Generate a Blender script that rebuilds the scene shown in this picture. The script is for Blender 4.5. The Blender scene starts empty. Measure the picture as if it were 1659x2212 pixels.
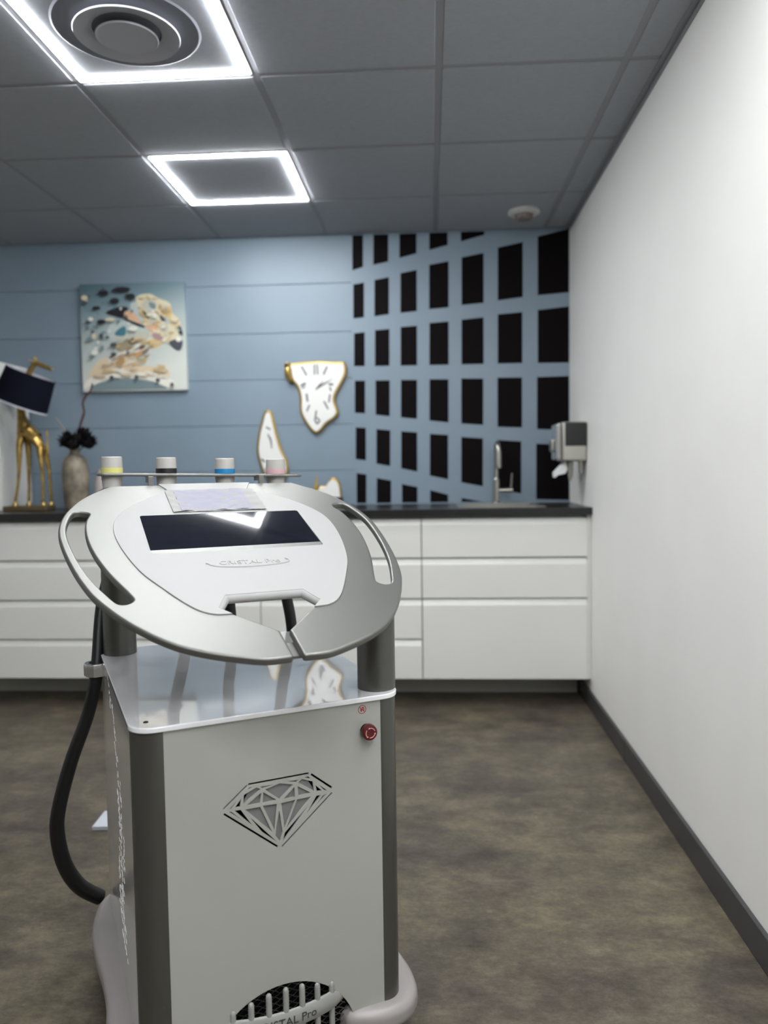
import bpy, bmesh, math, random
from mathutils import Vector, Matrix
random.seed(7)
PI = math.pi
D = bpy.data
S = bpy.context.scene
COL = S.collection
R_ = math.radians

# ------------------------------------------------------------ camera
yaw, pitch, roll = -0.0595, -0.0555, -0.0142
CAM = Vector((-0.7738, -4.3624, 1.1757))
FPX = 1677.0
cyw, syw, cp, sp = math.cos(yaw), math.sin(yaw), math.cos(pitch), math.sin(pitch)
fw = Vector((syw*cp, cyw*cp, sp)); r0 = Vector((cyw, -syw, 0)); u0 = r0.cross(fw)
cr, sr = math.cos(roll), math.sin(roll)
rt = cr*r0 + sr*u0; up = -sr*r0 + cr*u0
cd = D.cameras.new('camera'); cam = D.objects.new('camera', cd); COL.objects.link(cam)
M = Matrix.Identity(4)
for i in range(3):
    M[i][0] = rt[i]; M[i][1] = up[i]; M[i][2] = -fw[i]; M[i][3] = CAM[i]
cam.matrix_world = M
cd.sensor_fit = 'HORIZONTAL'; cd.sensor_width = 36.0; cd.lens = 36.0*FPX/1659.0
cd.clip_start = 0.02; cd.clip_end = 50
cd.dof.use_dof = True; cd.dof.focus_distance = 1.62; cd.dof.aperture_fstop = 3.2
S.camera = cam

# ------------------------------------------------------------ world and exposure
W = D.worlds.new('world'); S.world = W; W.use_nodes = True
W.node_tree.nodes['Background'].inputs[0].default_value = (0.9, 0.95, 1.0, 1)
W.node_tree.nodes['Background'].inputs[1].default_value = 0.0
S.view_settings.view_transform = 'Standard'; S.view_settings.look = 'None'
S.view_settings.gamma = 1.0; S.view_settings.use_curve_mapping = False
S.view_settings.exposure = 1.2
LED = 60.0            # emission of the LED frames

# ------------------------------------------------------------ helpers
def lin(c):
    return tuple(((v/255)/12.92 if v/255 <= 0.04045 else ((v/255+0.055)/1.055)**2.4) for v in c)

def mat(name, rgb, rough=0.5, metal=0.0, spec=0.5, coat=0.0, emit=None, es=0.0, coat_rough=0.03):
    m = D.materials.new(name); m.use_nodes = True
    b = m.node_tree.nodes['Principled BSDF']
    b.inputs['Base Color'].default_value = (*lin(rgb), 1)
    b.inputs['Roughness'].default_value = rough
    b.inputs['Metallic'].default_value = metal
    b.inputs['Specular IOR Level'].default_value = spec
    b.inputs['Coat Weight'].default_value = coat
    b.inputs['Coat Roughness'].default_value = coat_rough
    if emit:
        b.inputs['Emission Color'].default_value = (*emit, 1)
        b.inputs['Emission Strength'].default_value = es
    return m

def nd(m, t, **kw):
    n = m.node_tree.nodes.new(t)
    for k, v in kw.items(): setattr(n, k, v)
    return n

def lk(m, a, b): m.node_tree.links.new(a, b)

def add_noise(m, scale, c1, c2, detail=4, stretch=(1, 1, 1), bump=0.0, bscale=None, contrast=(0.35, 0.65)):
    """mottled colour between c1 and c2, plus optional bump"""
    tc = nd(m, 'ShaderNodeTexCoord'); mp = nd(m, 'ShaderNodeMapping'); mp.inputs['Scale'].default_value = stretch
    lk(m, tc.outputs['Object'], mp.inputs[0])
    n = nd(m, 'ShaderNodeTexNoise'); n.inputs['Scale'].default_value = scale; n.inputs['Detail'].default_value = detail
    lk(m, mp.outputs[0], n.inputs['Vector'])
    r = nd(m, 'ShaderNodeValToRGB'); r.color_ramp.elements[0].position = contrast[0]; r.color_ramp.elements[1].position = contrast[1]
    r.color_ramp.elements[0].color = (*lin(c1), 1); r.color_ramp.elements[1].color = (*lin(c2), 1)
    lk(m, n.outputs['Fac'], r.inputs[0])
    b = m.node_tree.nodes['Principled BSDF']
    lk(m, r.outputs[0], b.inputs['Base Color'])
    if bump:
        n2 = nd(m, 'ShaderNodeTexNoise'); n2.inputs['Scale'].default_value = bscale or scale*6; n2.inputs['Detail'].default_value = 3
        lk(m, mp.outputs[0], n2.inputs['Vector'])
        bp = nd(m, 'ShaderNodeBump'); bp.inputs['Strength'].default_value = bump; bp.inputs['Distance'].default_value = 0.002
        lk(m, n2.outputs['Fac'], bp.inputs['Height']); lk(m, bp.outputs[0], b.inputs['Normal'])
    return r

def smooth(me, ang=35):
    for p in me.polygons: p.use_smooth = True
    me.set_sharp_from_angle(angle=R_(ang))

def obj(name, bm, m, parent=None, sm=35, loc=None, rotz=0.0):
    me = D.meshes.new(name)
    if isinstance(bm, bmesh.types.BMesh):
        bmesh.ops.recalc_face_normals(bm, faces=bm.faces)
        bm.to_mesh(me); bm.free()
    else:
        me = bm; me.name = name
    ms = m if isinstance(m, (list, tuple)) else [m]
    keep = [p.material_index for p in me.polygons] if len(ms) > 1 else None
    me.materials.clear()
    for x in ms: me.materials.append(x)
    if keep:
        for p, k in zip(me.polygons, keep): p.material_index = k
    if sm: smooth(me, sm)
    o = D.objects.new(name, me); COL.objects.link(o)
    if sm and len(me.polygons) < 20000:
        wn = o.modifiers.new('weighted_normals', 'WEIGHTED_NORMAL'); wn.keep_sharp = True
    if loc is not None: o.location = loc
    if rotz: o.rotation_euler = (0, 0, rotz)
    if parent: o.parent = parent
    return o

def tag(o, label, cat, group=None):
    o['label'] = label; o['category'] = cat
    if group: o['group'] = group
    return o

def thing(name, label, cat, loc=(0, 0, 0), rotz=0.0, group=None):
    o = D.objects.new(name, None); COL.objects.link(o); o.empty_display_size = 0.05
    o.location = loc; o.rotation_euler = (0, 0, rotz)
    return tag(o, label, cat, group)

def struct(name, bm, m, parent=None, sm=35):
    o = obj(name, bm, m, parent, sm)
    if not parent: o['kind'] = 'structure'
    return o

def NB(): return bmesh.new()

def box(bm, x0, x1, y0, y1, z0, z1, bev=0.0, seg=2, mi=0, T=None):
    r = bmesh.ops.create_cube(bm, size=1.0)
    vs = r['verts']
    for v in vs:
        v.co = Vector((x0+(v.co.x+.5)*(x1-x0), y0+(v.co.y+.5)*(y1-y0), z0+(v.co.z+.5)*(z1-z0)))
    if T is not None:
        for v in vs: v.co = T @ v.co
    fs = set(f for v in vs for f in v.link_faces)
    for f in fs: f.material_index = mi
    if bev:
        es = list(set(e for v in vs for e in v.link_edges))
        rr = bmesh.ops.bevel(bm, geom=es, offset=bev, segments=seg, affect='EDGES', profile=0.5)
        for f in rr['faces']: f.material_index = mi

def tube(bm, pts, rad, seg=12, caps=True, mi=0):
    pts = [Vector(p) for p in pts]
    rads = rad if isinstance(rad, (list, tuple)) else [rad]*len(pts)
    rings = []; prev = None
    for i, p in enumerate(pts):
        t = (pts[min(i+1, len(pts)-1)] - pts[max(i-1, 0)]).normalized()
        if prev is None:
            a = Vector((0, 0, 1)) if abs(t.z) < .9 else Vector((1, 0, 0))
            n = t.cross(a).normalized()
        else:
            n = (prev - t*prev.dot(t)).normalized()
        prev = n; b = t.cross(n)
        rings.append([bm.verts.new(p + rads[i]*(math.cos(2*PI*k/seg)*n + math.sin(2*PI*k/seg)*b)) for k in range(seg)])
    for a, b in zip(rings, rings[1:]):
        for k in range(seg):
            f = bm.faces.new((a[k], a[(k+1) % seg], b[(k+1) % seg], b[k])); f.material_index = mi
    if caps:
        bm.faces.new(rings[0][::-1]).material_index = mi; bm.faces.new(rings[-1]).material_index = mi

def lathe(bm, prof, seg=32, c=(0, 0, 0), T=None, mi=0):
    """prof: list of (radius, z); revolved about z"""
    c = Vector(c); rings = []
    for r, z in prof:
        if r < 1e-6:
            v = [bm.verts.new(c+Vector((0, 0, z)))]
        else:
            v = [bm.verts.new(c+Vector((r*math.cos(2*PI*k/seg), r*math.sin(2*PI*k/seg), z))) for k in range(seg)]
        if T is not None:
            for q in v: q.co = T @ q.co
        rings.append(v)
    for a, b in zip(rings, rings[1:]):
        if len(a) == 1 and len(b) == 1: continue
        for k in range(seg):
            k2 = (k+1) % seg
            if len(a) == 1: f = bm.faces.new((a[0], b[k2], b[k]))
            elif len(b) == 1: f = bm.faces.new((a[k], a[k2], b[0]))
            else: f = bm.faces.new((a[k], a[k2], b[k2], b[k]))
            f.material_index = mi

def crom(pts, n=6, closed=False):
    """Catmull-Rom through pts"""
    P = [Vector(p) for p in pts]; out = []; L = len(P)
    for i in range(L if closed else L-1):
        if closed: a, b, c, d = P[i-1], P[i], P[(i+1) % L], P[(i+2) % L]
        else: a, b, c, d = P[max(i-1, 0)], P[i], P[i+1], P[min(i+2, L-1)]
        for k in range(n):
            t = k/n
            out.append(.5*((2*b)+(c-a)*t+(2*a-5*b+4*c-d)*t*t+(3*b-a-3*c+d)*t**3))
    if not closed: out.append(P[-1])
    return out

def curve_mesh(cu):
    o = D.objects.new('tmp', cu); COL.objects.link(o)
    dg = bpy.context.evaluated_depsgraph_get()
    me = D.meshes.new_from_object(o.evaluated_get(dg))
    D.objects.remove(o); D.curves.remove(cu)
    return me

def plate(loops, thick, bev, T=None, seg=3):
    """flat plate with holes; loops in xy; top at z=0; T places it"""
    cu = D.curves.new('p', 'CURVE'); cu.dimensions = '2D'; cu.fill_mode = 'BOTH'
    bev = min(bev, thick/2-1e-5)
    cu.extrude = thick/2-bev; cu.bevel_depth = bev; cu.bevel_resolution = seg; cu.offset = -bev
    for L in loops:
        s = cu.splines.new('POLY'); s.points.add(len(L)-1)
        for i, p in enumerate(L): s.points[i].co = (p[0], p[1], 0, 1)
        s.use_cyclic_u = True
    me = curve_mesh(cu)
    me.transform(Matrix.Translation((0, 0, -thick/2)))
    if T is not None: me.transform(T)
    return me

def text_mesh(body, size, thick, T, align='CENTER'):
    cu = D.curves.new('t', 'FONT'); cu.body = body; cu.size = size; cu.extrude = thick/2
    cu.align_x = align; cu.align_y = 'CENTER'
    me = curve_mesh(cu); me.transform(T); return me

def poly(bm, pts, mi=0):
    f = bm.faces.new([bm.verts.new(Vector(p)) for p in pts]); f.material_index = mi; return f

def slab(bm, pts, off, mi=0):
    """prism: pts (3d loop) extruded by vector off"""
    a = [bm.verts.new(Vector(p)) for p in pts]; b = [bm.verts.new(Vector(p)+off) for p in pts]
    n = len(a)
    for f in (a[::-1], b): bm.faces.new(f).material_index = mi
    for i in range(n): bm.faces.new((a[i], a[(i+1) % n], b[(i+1) % n], b[i])).material_index = mi

# ------------------------------------------------------------ materials
m_wall = mat('white_wall_paint', (240, 239, 235), 0.6); add_noise(m_wall, 3, (239, 238, 234), (242, 241, 237), bump=.05, bscale=240)
m_blue = mat('blue_paint', (124, 141, 154), 0.42); add_noise(m_blue, 2, (122, 139, 152), (127, 144, 157), bump=.06, bscale=150)
m_black = mat('mural_black', (9, 5, 6), 0.6, spec=.08)
m_floor = mat('vinyl_floor', (90, 84, 72), 0.42, spec=.28)
m_tile = mat('ceiling_tile', (196, 197, 202), 0.9); add_noise(m_tile, 60, (154, 158, 164), (158, 162, 168), bump=.15, bscale=500)
m_tbar = mat('ceiling_bar', (140, 141, 146), 0.6)
m_skirt = mat('dark_skirting', (62, 62, 63), 0.4)
m_cab = mat('white_lacquer', (232, 232, 227), 0.35)
m_carc = mat('cabinet_carcass', (150, 150, 146), 0.6)
m_plinth = mat('grey_plinth', (178, 178, 168), 0.4)
m_top = mat('black_worktop', (30, 29, 31), 0.28, spec=.5)
m_led = mat('led_white', (255, 255, 255), 0.5, emit=(0.955, 0.975, 1.0), es=LED)
m_ledbody = mat('led_profile', (225, 225, 225), 0.4)
m_gold = mat('antique_gold', (172, 140, 78), 0.34, metal=.85); add_noise(m_gold, 25, (150, 120, 62), (190, 160, 96), bump=.3)
m_rim = mat('gold_rim', (178, 150, 84), 0.3, metal=.7)
m_face = mat('clock_white', (236, 236, 232), 0.3, coat=.4)
m_ink = mat('clock_ink', (78, 78, 84), 0.5)
m_chrome = mat('chrome', (222, 222, 222), 0.16, metal=.9)
m_steel = mat('brushed_steel', (190, 188, 180), 0.3, metal=1.0)
m_darkmetal = mat('dark_metal', (50, 48, 46), 0.4, metal=.6)
m_shade = mat('navy_fabric', (15, 17, 30), 0.9, spec=.1)
m_shade_in = mat('shade_lining', (200, 202, 212), 0.6)
m_ceramic = mat('speckled_ceramic', (120, 112, 98), 0.55); add_noise(m_ceramic, 14, (92, 84, 72), (150, 140, 122), detail=6, bump=.4)
m_jar = mat('pale_ceramic', (196, 186, 184), 0.3, coat=.5)
m_flower = mat('black_petal', (18, 15, 18), 0.8, spec=.2)
m_branch = mat('brown_branch', (72, 46, 38), 0.7)
m_twig = mat('grey_twig', (120, 116, 102), 0.7)
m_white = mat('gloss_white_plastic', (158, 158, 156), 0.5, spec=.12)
m_deck = mat('gloss_white_acrylic', (236, 237, 238), 0.015, spec=.7, coat=1.0, coat_rough=.01)
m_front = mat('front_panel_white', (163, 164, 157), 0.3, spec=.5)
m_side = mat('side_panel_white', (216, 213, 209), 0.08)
m_silver = mat('silver_paint', (124, 124, 120), 0.47, metal=.82)
m_pillar = mat('dark_aluminium', (98, 98, 93), 0.33, metal=.7)
m_under = mat('silver_edge', (118, 118, 114), 0.35, metal=.5)
m_screen = mat('dark_display_glass', (10, 12, 24), 0.035, spec=.5, coat=.3); add_noise(m_screen, 9, (7, 9, 18), (17, 20, 34), stretch=(1, 14, 1), bump=.0)
m_bump = mat('grey_bumper_plastic', (152, 147, 144), 0.34)
m_grey = mat('emblem_grey', (118, 118, 118), 0.4)
m_dark = mat('recess_dark', (58, 58, 54), 0.5)
m_blk = mat('black_void', (10, 10, 10), 0.8, spec=.1)
m_wire = mat('expanded_metal', (150, 150, 148), 0.3, metal=.9)
m_plastic = mat('grille_plastic', (150, 151, 146), 0.4)
m_hose = mat('black_hose_rubber', (16, 16, 18), 0.45)
m_red = mat('red_button', (84, 5, 11), 0.35)
m_red2 = mat('red_print', (150, 30, 40), 0.5)
m_pink = mat('pale_arrow', (225, 170, 165), 0.5)
m_caps = mat('grey_handpiece', (176, 173, 168), 0.4)
m_paper = mat('lilac_white_paper', (142, 141, 154), 0.6, spec=.1)
m_sleeve = mat('clear_sleeve', (140, 140, 137), 0.5, spec=.15)
m_card = mat('white_card', (205, 210, 218), 0.5)
m_rubber = mat('caster_rubber', (34, 34, 34), 0.6)

# floor: brown-grey brushed concrete-look vinyl
def floor_mat():
    m = m_floor; b = m.node_tree.nodes['Principled BSDF']
    tc = nd(m, 'ShaderNodeTexCoord'); mp = nd(m, 'ShaderNodeMapping'); mp.inputs['Scale'].default_value = (1, 1.35, 1)
    lk(m, tc.outputs['Object'], mp.inputs[0])
    n1 = nd(m, 'ShaderNodeTexNoise'); n1.inputs['Scale'].default_value = 5.5; n1.inputs['Detail'].default_value = 9; n1.inputs['Roughness'].default_value = .76
    n1.inputs['Distortion'].default_value = .0
    mp2 = nd(m, 'ShaderNodeMapping'); mp2.inputs['Scale'].default_value = (22, 40, 1)
    lk(m, tc.outputs['Object'], mp2.inputs[0])
    n2 = nd(m, 'ShaderNodeTexNoise'); n2.inputs['Scale'].default_value = 1.6; n2.inputs['Detail'].default_value = 6; n2.inputs['Roughness'].default_value = .7
    lk(m, mp.outputs[0], n1.inputs['Vector']); lk(m, mp2.outputs[0], n2.inputs['Vector'])
    r1 = nd(m, 'ShaderNodeValToRGB'); e = r1.color_ramp.elements
    e[0].position = .36; e[0].color = (*lin((80, 74, 65)), 1); e[1].position = .66; e[1].color = (*lin((126, 117, 100)), 1)
    q = r1.color_ramp.elements.new(.5); q.color = (*lin((101, 94, 82)), 1)
    lk(m, n1.outputs['Fac'], r1.inputs[0])
    r2 = nd(m, 'ShaderNodeValToRGB'); r2.color_ramp.elements[0].position = .3; r2.color_ramp.elements[1].position = .75
    r2.color_ramp.elements[0].color = (.68, .68, .68, 1); r2.color_ramp.elements[1].color = (1.3, 1.3, 1.25, 1)
    lk(m, n2.outputs['Fac'], r2.inputs[0])
    mx = nd(m, 'ShaderNodeMix', data_type='RGBA', blend_type='MULTIPLY'); mx.inputs[0].default_value = .75
    n3 = nd(m, 'ShaderNodeTexNoise'); n3.inputs['Scale'].default_value = 2.1; n3.inputs['Detail'].default_value = 5; n3.inputs['Roughness'].default_value = .6
    lk(m, mp.outputs[0], n3.inputs['Vector'])
    r3 = nd(m, 'ShaderNodeValToRGB'); r3.color_ramp.elements[0].position = .36; r3.color_ramp.elements[1].position = .62
    r3.color_ramp.elements[0].color = (.66, .64, .70, 1); r3.color_ramp.elements[1].color = (1.0, 1.0, .94, 1)
    lk(m, n3.outputs['Fac'], r3.inputs[0])
    n4 = nd(m, 'ShaderNodeTexNoise'); n4.inputs['Scale'].default_value = 90; n4.inputs['Detail'].default_value = 4; n4.inputs['Roughness'].default_value = .8
    lk(m, mp.outputs[0], n4.inputs['Vector'])
    r4 = nd(m, 'ShaderNodeValToRGB'); r4.color_ramp.elements[0].position = .3; r4.color_ramp.elements[1].position = .7
    r4.color_ramp.elements[0].color = (.8, .8, .8, 1); r4.color_ramp.elements[1].color = (1.18, 1.18, 1.16, 1)
    lk(m, n4.outputs['Fac'], r4.inputs[0])
    m3 = nd(m, 'ShaderNodeMix', data_type='RGBA', blend_type='MULTIPLY'); m3.inputs[0].default_value = 1
    m4 = nd(m, 'ShaderNodeMix', data_type='RGBA', blend_type='MULTIPLY'); m4.inputs[0].default_value = 1
    lk(m, r1.outputs[0], m3.inputs[6]); lk(m, r3.outputs[0], m3.inputs[7]); lk(m, m3.outputs[2], m4.inputs[6]); lk(m, r4.outputs[0], m4.inputs[7])
    lk(m, m4.outputs[2], mx.inputs[6]); lk(m, r2.outputs[0], mx.inputs[7]); lk(m, mx.outputs[2], b.inputs['Base Color'])
    bp = nd(m, 'ShaderNodeBump'); bp.inputs['Strength'].default_value = .25; bp.inputs['Distance'].default_value = .002
    lk(m, n2.outputs['Fac'], bp.inputs['Height']); lk(m, bp.outputs[0], b.inputs['Normal'])
floor_mat()

# ------------------------------------------------------------ room
H = 2.4755
XL, YF = -4.9, -7.2
bm = NB(); box(bm, XL-.1, .1, YF-.1, .1, -.1, 0); struct('floor', bm, m_floor)
bm = NB(); box(bm, 0, .1, YF-.1, .1, 0, H+.1); struct('wall_right', bm, m_wall)
bm = NB(); box(bm, XL-.1, XL, YF-.1, .1, 0, H+.1); struct('wall_left', bm, m_wall)
bm = NB(); box(bm, XL, 0, YF-.1, YF, 0, H+.1); struct('wall_front', bm, mat('dark_rear_wall', (92, 90, 87), .7))
# back wall clad in wide blue boards with fine grooves
bm = NB(); box(bm, XL, 0, .012, .1, 0, H+.1)
zs = [0, .125, .386, .648, .910, 1.172, 1.430, 1.686, 1.944, 2.212, H+.02]
for a, b in zip(zs, zs[1:]): box(bm, XL, 0, 0, .014, a+.0007, b-.0007, bev=.0024, seg=1)
struct('wall_back', bm, m_blue)

# ceiling grid: cell lines
GX = -0.7311; GY = -0.5584
xs = [GX+.6*i for i in range(-7, 2)]           # running away from the camera
ys = [GY-.6*j for j in range(-1, 12)]
bm = NB()
xe = [XL]+[x for x in xs if XL < x < 0]+[0]; ye = [0]+[y for y in ys if YF < y < 0]+[YF]
for i in range(len(xe)-1):
    for j in range(len(ye)-1):
        box(bm, xe[i]+.012, xe[i+1]-.012, ye[j+1]+.012, ye[j]-.012, H-.0005, H+.03, bev=.002, seg=1)
cl = struct('ceiling', bm, m_tile)
bm = NB()
for x in xe[1:-1]: box(bm, x-.012, x+.012, YF, 0, H+.002, H+.035)
for y in ye[1:-1]: box(bm, XL, 0, y-.012, y+.012, H+.0028, H+.034)
box(bm, XL, 0, YF, 0, H+.04, H+.1)
obj('ceiling_grid', bm, m_tbar, cl)
bm = NB(); box(bm, -.024, -.0005, YF, 0, H-.004, H+.01); box(bm, -.004, -.0005, YF, 0, H-.02, H-.004)
struct('trim_1', bm, m_tbar)
# skirting board on the right wall with its joint
bm = NB()
box(bm, -.014, 0, -1.283, -.312, 0, .085, bev=.003); box(bm, -.014, 0, YF, -1.285, 0, .085, bev=.003)
struct('baseboard_right', bm, m_skirt)

# ------------------------------------------------------------ mural of dark blocks (right part of the back wall)
MUR = [[(-1.19, 2.278), (-1.131, 2.295), (-1.128, 2.468), (-1.187, 2.468)], [(-1.189, 2.014), (-1.13, 2.019), (-1.127, 2.209), (-1.186, 2.2)], [(-1.189, 1.751), (-1.13, 1.75), (-1.127, 1.937), (-1.186, 1.932)], [(-1.189, 1.492), (-1.132, 1.488), (-1.129, 1.669), (-1.186, 1.67)], [(-1.188, 1.233), (-1.131, 1.225), (-1.129, 1.406), (-1.185, 1.41)], [(-1.186, 0.976), (-1.133, 0.976), (-1.13, 1.145), (-1.184, 1.154)], [(-1.073, 2.305), (-0.991, 2.32), (-0.988, 2.468), (-1.07, 2.468)], [(-1.071, 2.023), (-0.991, 2.033), (-0.988, 2.235), (-1.068, 2.221)], [(-1.072, 1.749), (-0.992, 1.749), (-0.989, 1.951), (-1.069, 1.946)], [(-1.072, 1.479), (-0.994, 1.469), (-0.991, 1.668), (-1.07, 1.669)], [(-1.072, 1.206), (-0.995, 1.191), (-0.992, 1.39), (-1.069, 1.399)], [(-1.073, 0.976), (-0.993, 0.976), (-0.991, 1.109), (-1.071, 1.125)], [(-0.928, 2.338), (-0.834, 2.36), (-0.833, 2.468), (-0.926, 2.468)], [(-0.926, 2.038), (-0.836, 2.046), (-0.834, 2.27), (-0.923, 2.254)], [(-0.929, 1.748), (-0.838, 1.748), (-0.836, 1.965), (-0.926, 1.96)], [(-0.931, 1.462), (-0.842, 1.452), (-0.839, 1.667), (-0.928, 1.669)], [(-0.933, 1.178), (-0.844, 1.158), (-0.842, 1.376), (-0.93, 1.384)], [(-0.931, 0.976), (-0.845, 0.976), (-0.844, 1.071), (-0.93, 1.089)], [(-0.763, 2.376), (-0.662, 2.4), (-0.662, 2.468), (-0.762, 2.468)], [(-0.767, 2.054), (-0.66, 2.062), (-0.658, 2.312), (-0.764, 2.295)], [(-0.769, 1.748), (-0.663, 1.748), (-0.661, 1.984), (-0.766, 1.978)], [(-0.772, 1.442), (-0.667, 1.429), (-0.665, 1.667), (-0.769, 1.669)], [(-0.773, 1.135), (-0.672, 1.113), (-0.67, 1.359), (-0.77, 1.367)], [(-0.773, 0.976), (-0.673, 0.976), (-0.673, 1.026), (-0.772, 1.053)], [(-0.589, 2.417), (-0.461, 2.449), (-0.461, 2.468), (-0.589, 2.468)], [(-0.588, 2.072), (-0.468, 2.081), (-0.466, 2.351), (-0.586, 2.33)], [(-0.591, 1.748), (-0.47, 1.748), (-0.469, 2.002), (-0.589, 1.992)], [(-0.595, 1.422), (-0.475, 1.412), (-0.473, 1.667), (-0.593, 1.67)], [(-0.598, 1.095), (-0.479, 1.071), (-0.477, 1.337), (-0.596, 1.347)], [(-0.598, 0.976), (-0.484, 0.976), (-0.484, 0.982), (-0.597, 1.007)], [(-0.39, 2.092), (-0.254, 2.107), (-0.253, 2.403), (-0.388, 2.377)], [(-0.392, 1.748), (-0.258, 1.748), (-0.257, 2.025), (-0.39, 2.016)], [(-0.395, 1.4), (-0.261, 1.394), (-0.26, 1.669), (-0.394, 1.67)], [(-0.399, 1.055), (-0.267, 1.028), (-0.266, 1.317), (-0.398, 1.327)], [(-0.172, 2.114), (-0.004, 2.126), (-0.004, 2.466), (-0.171, 2.43)], [(-0.173, 1.746), (-0.004, 1.745), (-0.004, 2.049), (-0.172, 2.034)], [(-0.178, 1.384), (-0.004, 1.375), (-0.004, 1.671), (-0.177, 1.669)], [(-0.184, 0.995), (-0.004, 0.99), (-0.004, 1.292), (-0.183, 1.303)]]
bm = NB(); box(bm, -1.2, -.0005, -.004, .002, .9, H-.001)
mu = obj('wall_mural', bm, m_blue)
tag(mu, 'blue wall mural of rows of dark tapering blocks in the right corner', 'mural')
bm = NB()
for q in MUR:
    slab(bm, [(x, -.0035, max(z, .985)) for x, z in q], Vector((0, -.0015, 0)))
o = obj('dark_block_pattern', bm, m_black, mu, sm=0)

# ------------------------------------------------------------ kitchen units
Z0, ZW0, ZW = .139, .943, .978
FY = -.588
def cabinet(x0, x1, heights, label):
    c = thing('drawer_cabinet', label, 'cabinet', (x0, 0, 0))
    w = x1-x0
    bm = NB(); box(bm, 0, .016, FY+.03, -.03, Z0, ZW0-.002); box(bm, w-.016, w, FY+.03, -.03, Z0, ZW0-.002)
    box(bm, .016, w-.016, FY+.03, -.03, Z0, Z0+.016); box(bm, .016, w-.016, -.036, -.03, Z0, ZW0-.002); box(bm, .016, w-.016, FY+.03, FY+.05, ZW0-.03, ZW0-.002)
    obj('cabinet_body', bm, m_carc, c)
    z = Z0+.8
    for k, h in enumerate(heights):
        z1 = z-.003; z0 = z-h+.001
        a, b = .0015, w-.0015
        if k == 0: z1 -= .004
        # profile of a handleless front: top edge slopes back to form a finger grip
        prof = [(FY, z0+.002), (FY+.002, z0), (FY+.02, z0), (FY+.02, z1-.004), (FY+.016, z1-.002), (FY+.0125, z1-.004), (FY+.001, z1-.030), (FY, z1-.033)]
        bm = NB(); slab(bm, [(a, y, zz) for y, zz in prof], Vector((b-a, 0, 0)))
        obj('drawer', bm, m_cab, c, sm=20)
        z -= h
    return c
cabinet(-.817, -.019, (.2, .2, .4), 'white drawer cabinet with three fronts in the corner under the sink')
cabinet(-1.617, -.819, (.2,)*4, 'white four-drawer cabinet left of the three-front corner cabinet')
cabinet(-2.417, -1.619, (.2,)*4, 'white four-drawer cabinet mostly hidden behind the machine')
cabinet(-3.217, -2.419, (.2,)*4, 'white four-drawer cabinet below the giraffe lamp')
bm = NB(); box(bm, -.018, -.0005, FY+.012, -.03, Z0, ZW0-.002); tag(obj('filler_strip', bm, m_cab), 'narrow white filler strip between corner cabinet and white wall', 'filler')
bm = NB(); box(bm, -4.1, -.02, FY+.262, FY+.278, 0, Z0-.001)
tag(obj('plinth', bm, m_plinth), 'grey recessed plinth board under the white cabinets', 'plinth')
# worktop with sink cut-out
hx0, hx1, hy0, hy1 = -.615, -.225, -.50, -.15
me = plate([[(-4.1, -.612), (-.0008, -.612), (-.0008, -.0045), (-4.1, -.0045)],
            [(hx0, hy0), (hx1, hy0), (hx1, hy1), (hx0, hy1)]], ZW-ZW0, .002, Matrix.Translation((0, 0, ZW)))
tag(obj('worktop', me, m_top), 'long black worktop running over the white cabinets', 'worktop')
sk = thing('inset_sink', 'steel inset sink in the black worktop below the tap', 'sink', ((hx0+hx1)/2, (hy0+hy1)/2, ZW))
me = plate([[(-.215, -.195), (.215, -.195), (.215, .195), (-.215, .195)], [(-.18, -.16), (.18, -.16), (.18, .16), (-.18, .16)]], .003, .001, Matrix.Translation((0, 0, .0035)))
obj('sink_rim', me, m_steel, sk)
bm = NB()
for (a, b, c_, d) in ((-.182, -.18, -.162, .162), (.18, .182, -.162, .162), (-.18, .18, -.162, -.16), (-.18, .18, .16, .162)): box(bm, a, b, c_, d, -.16, .001)
box(bm, -.182, .182, -.162, .162, -.165, -.16); obj('sink_bowl', bm, m_steel, sk)
bm = NB(); lathe(bm, [(0, 0), (.04, 0), (.045, .003), (.02, .004), (0, .002)], c=(0, 0, -.159)); obj('drain', bm, m_chrome, sk)
# tap
tp = thing('kitchen_tap', 'tall steel tap with pull-out spray head and side lever', 'tap', (-.412, -.1, ZW))
bm = NB(); lathe(bm, [(0, 0), (.027, 0), (.027, .006), (.017, .01), (.017, .13), (.013, .135), (.0115, .14)], 24)
pts = [(0, 0, .13), (0, 0, .295)]+[(0, -.06*(1-math.cos(t)), .295+.035*math.sin(t)) for t in [PI*k/10 for k in range(1, 11)]]
tube(bm, pts, .0115, 16); obj('tap_body', bm, m_steel, tp)
bm = NB(); tube(bm, [(0, -.12, .30), (0, -.12, .28), (.001, -.12, .20), (.001, -.12, .192)], [.013, .0165, .0165, .014], 16); obj('spray_head', bm, m_steel, tp)
bm = NB(); tube(bm, [(.012, 0, .072), (.088, 0, .072)], .013, 16); obj('valve', bm, m_steel, tp)
bm = NB(); tube(bm, [(.078, 0, .08), (.084, -.004, .165)], [.006, .0045], 10); obj('lever', bm, m_steel, tp)

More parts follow.
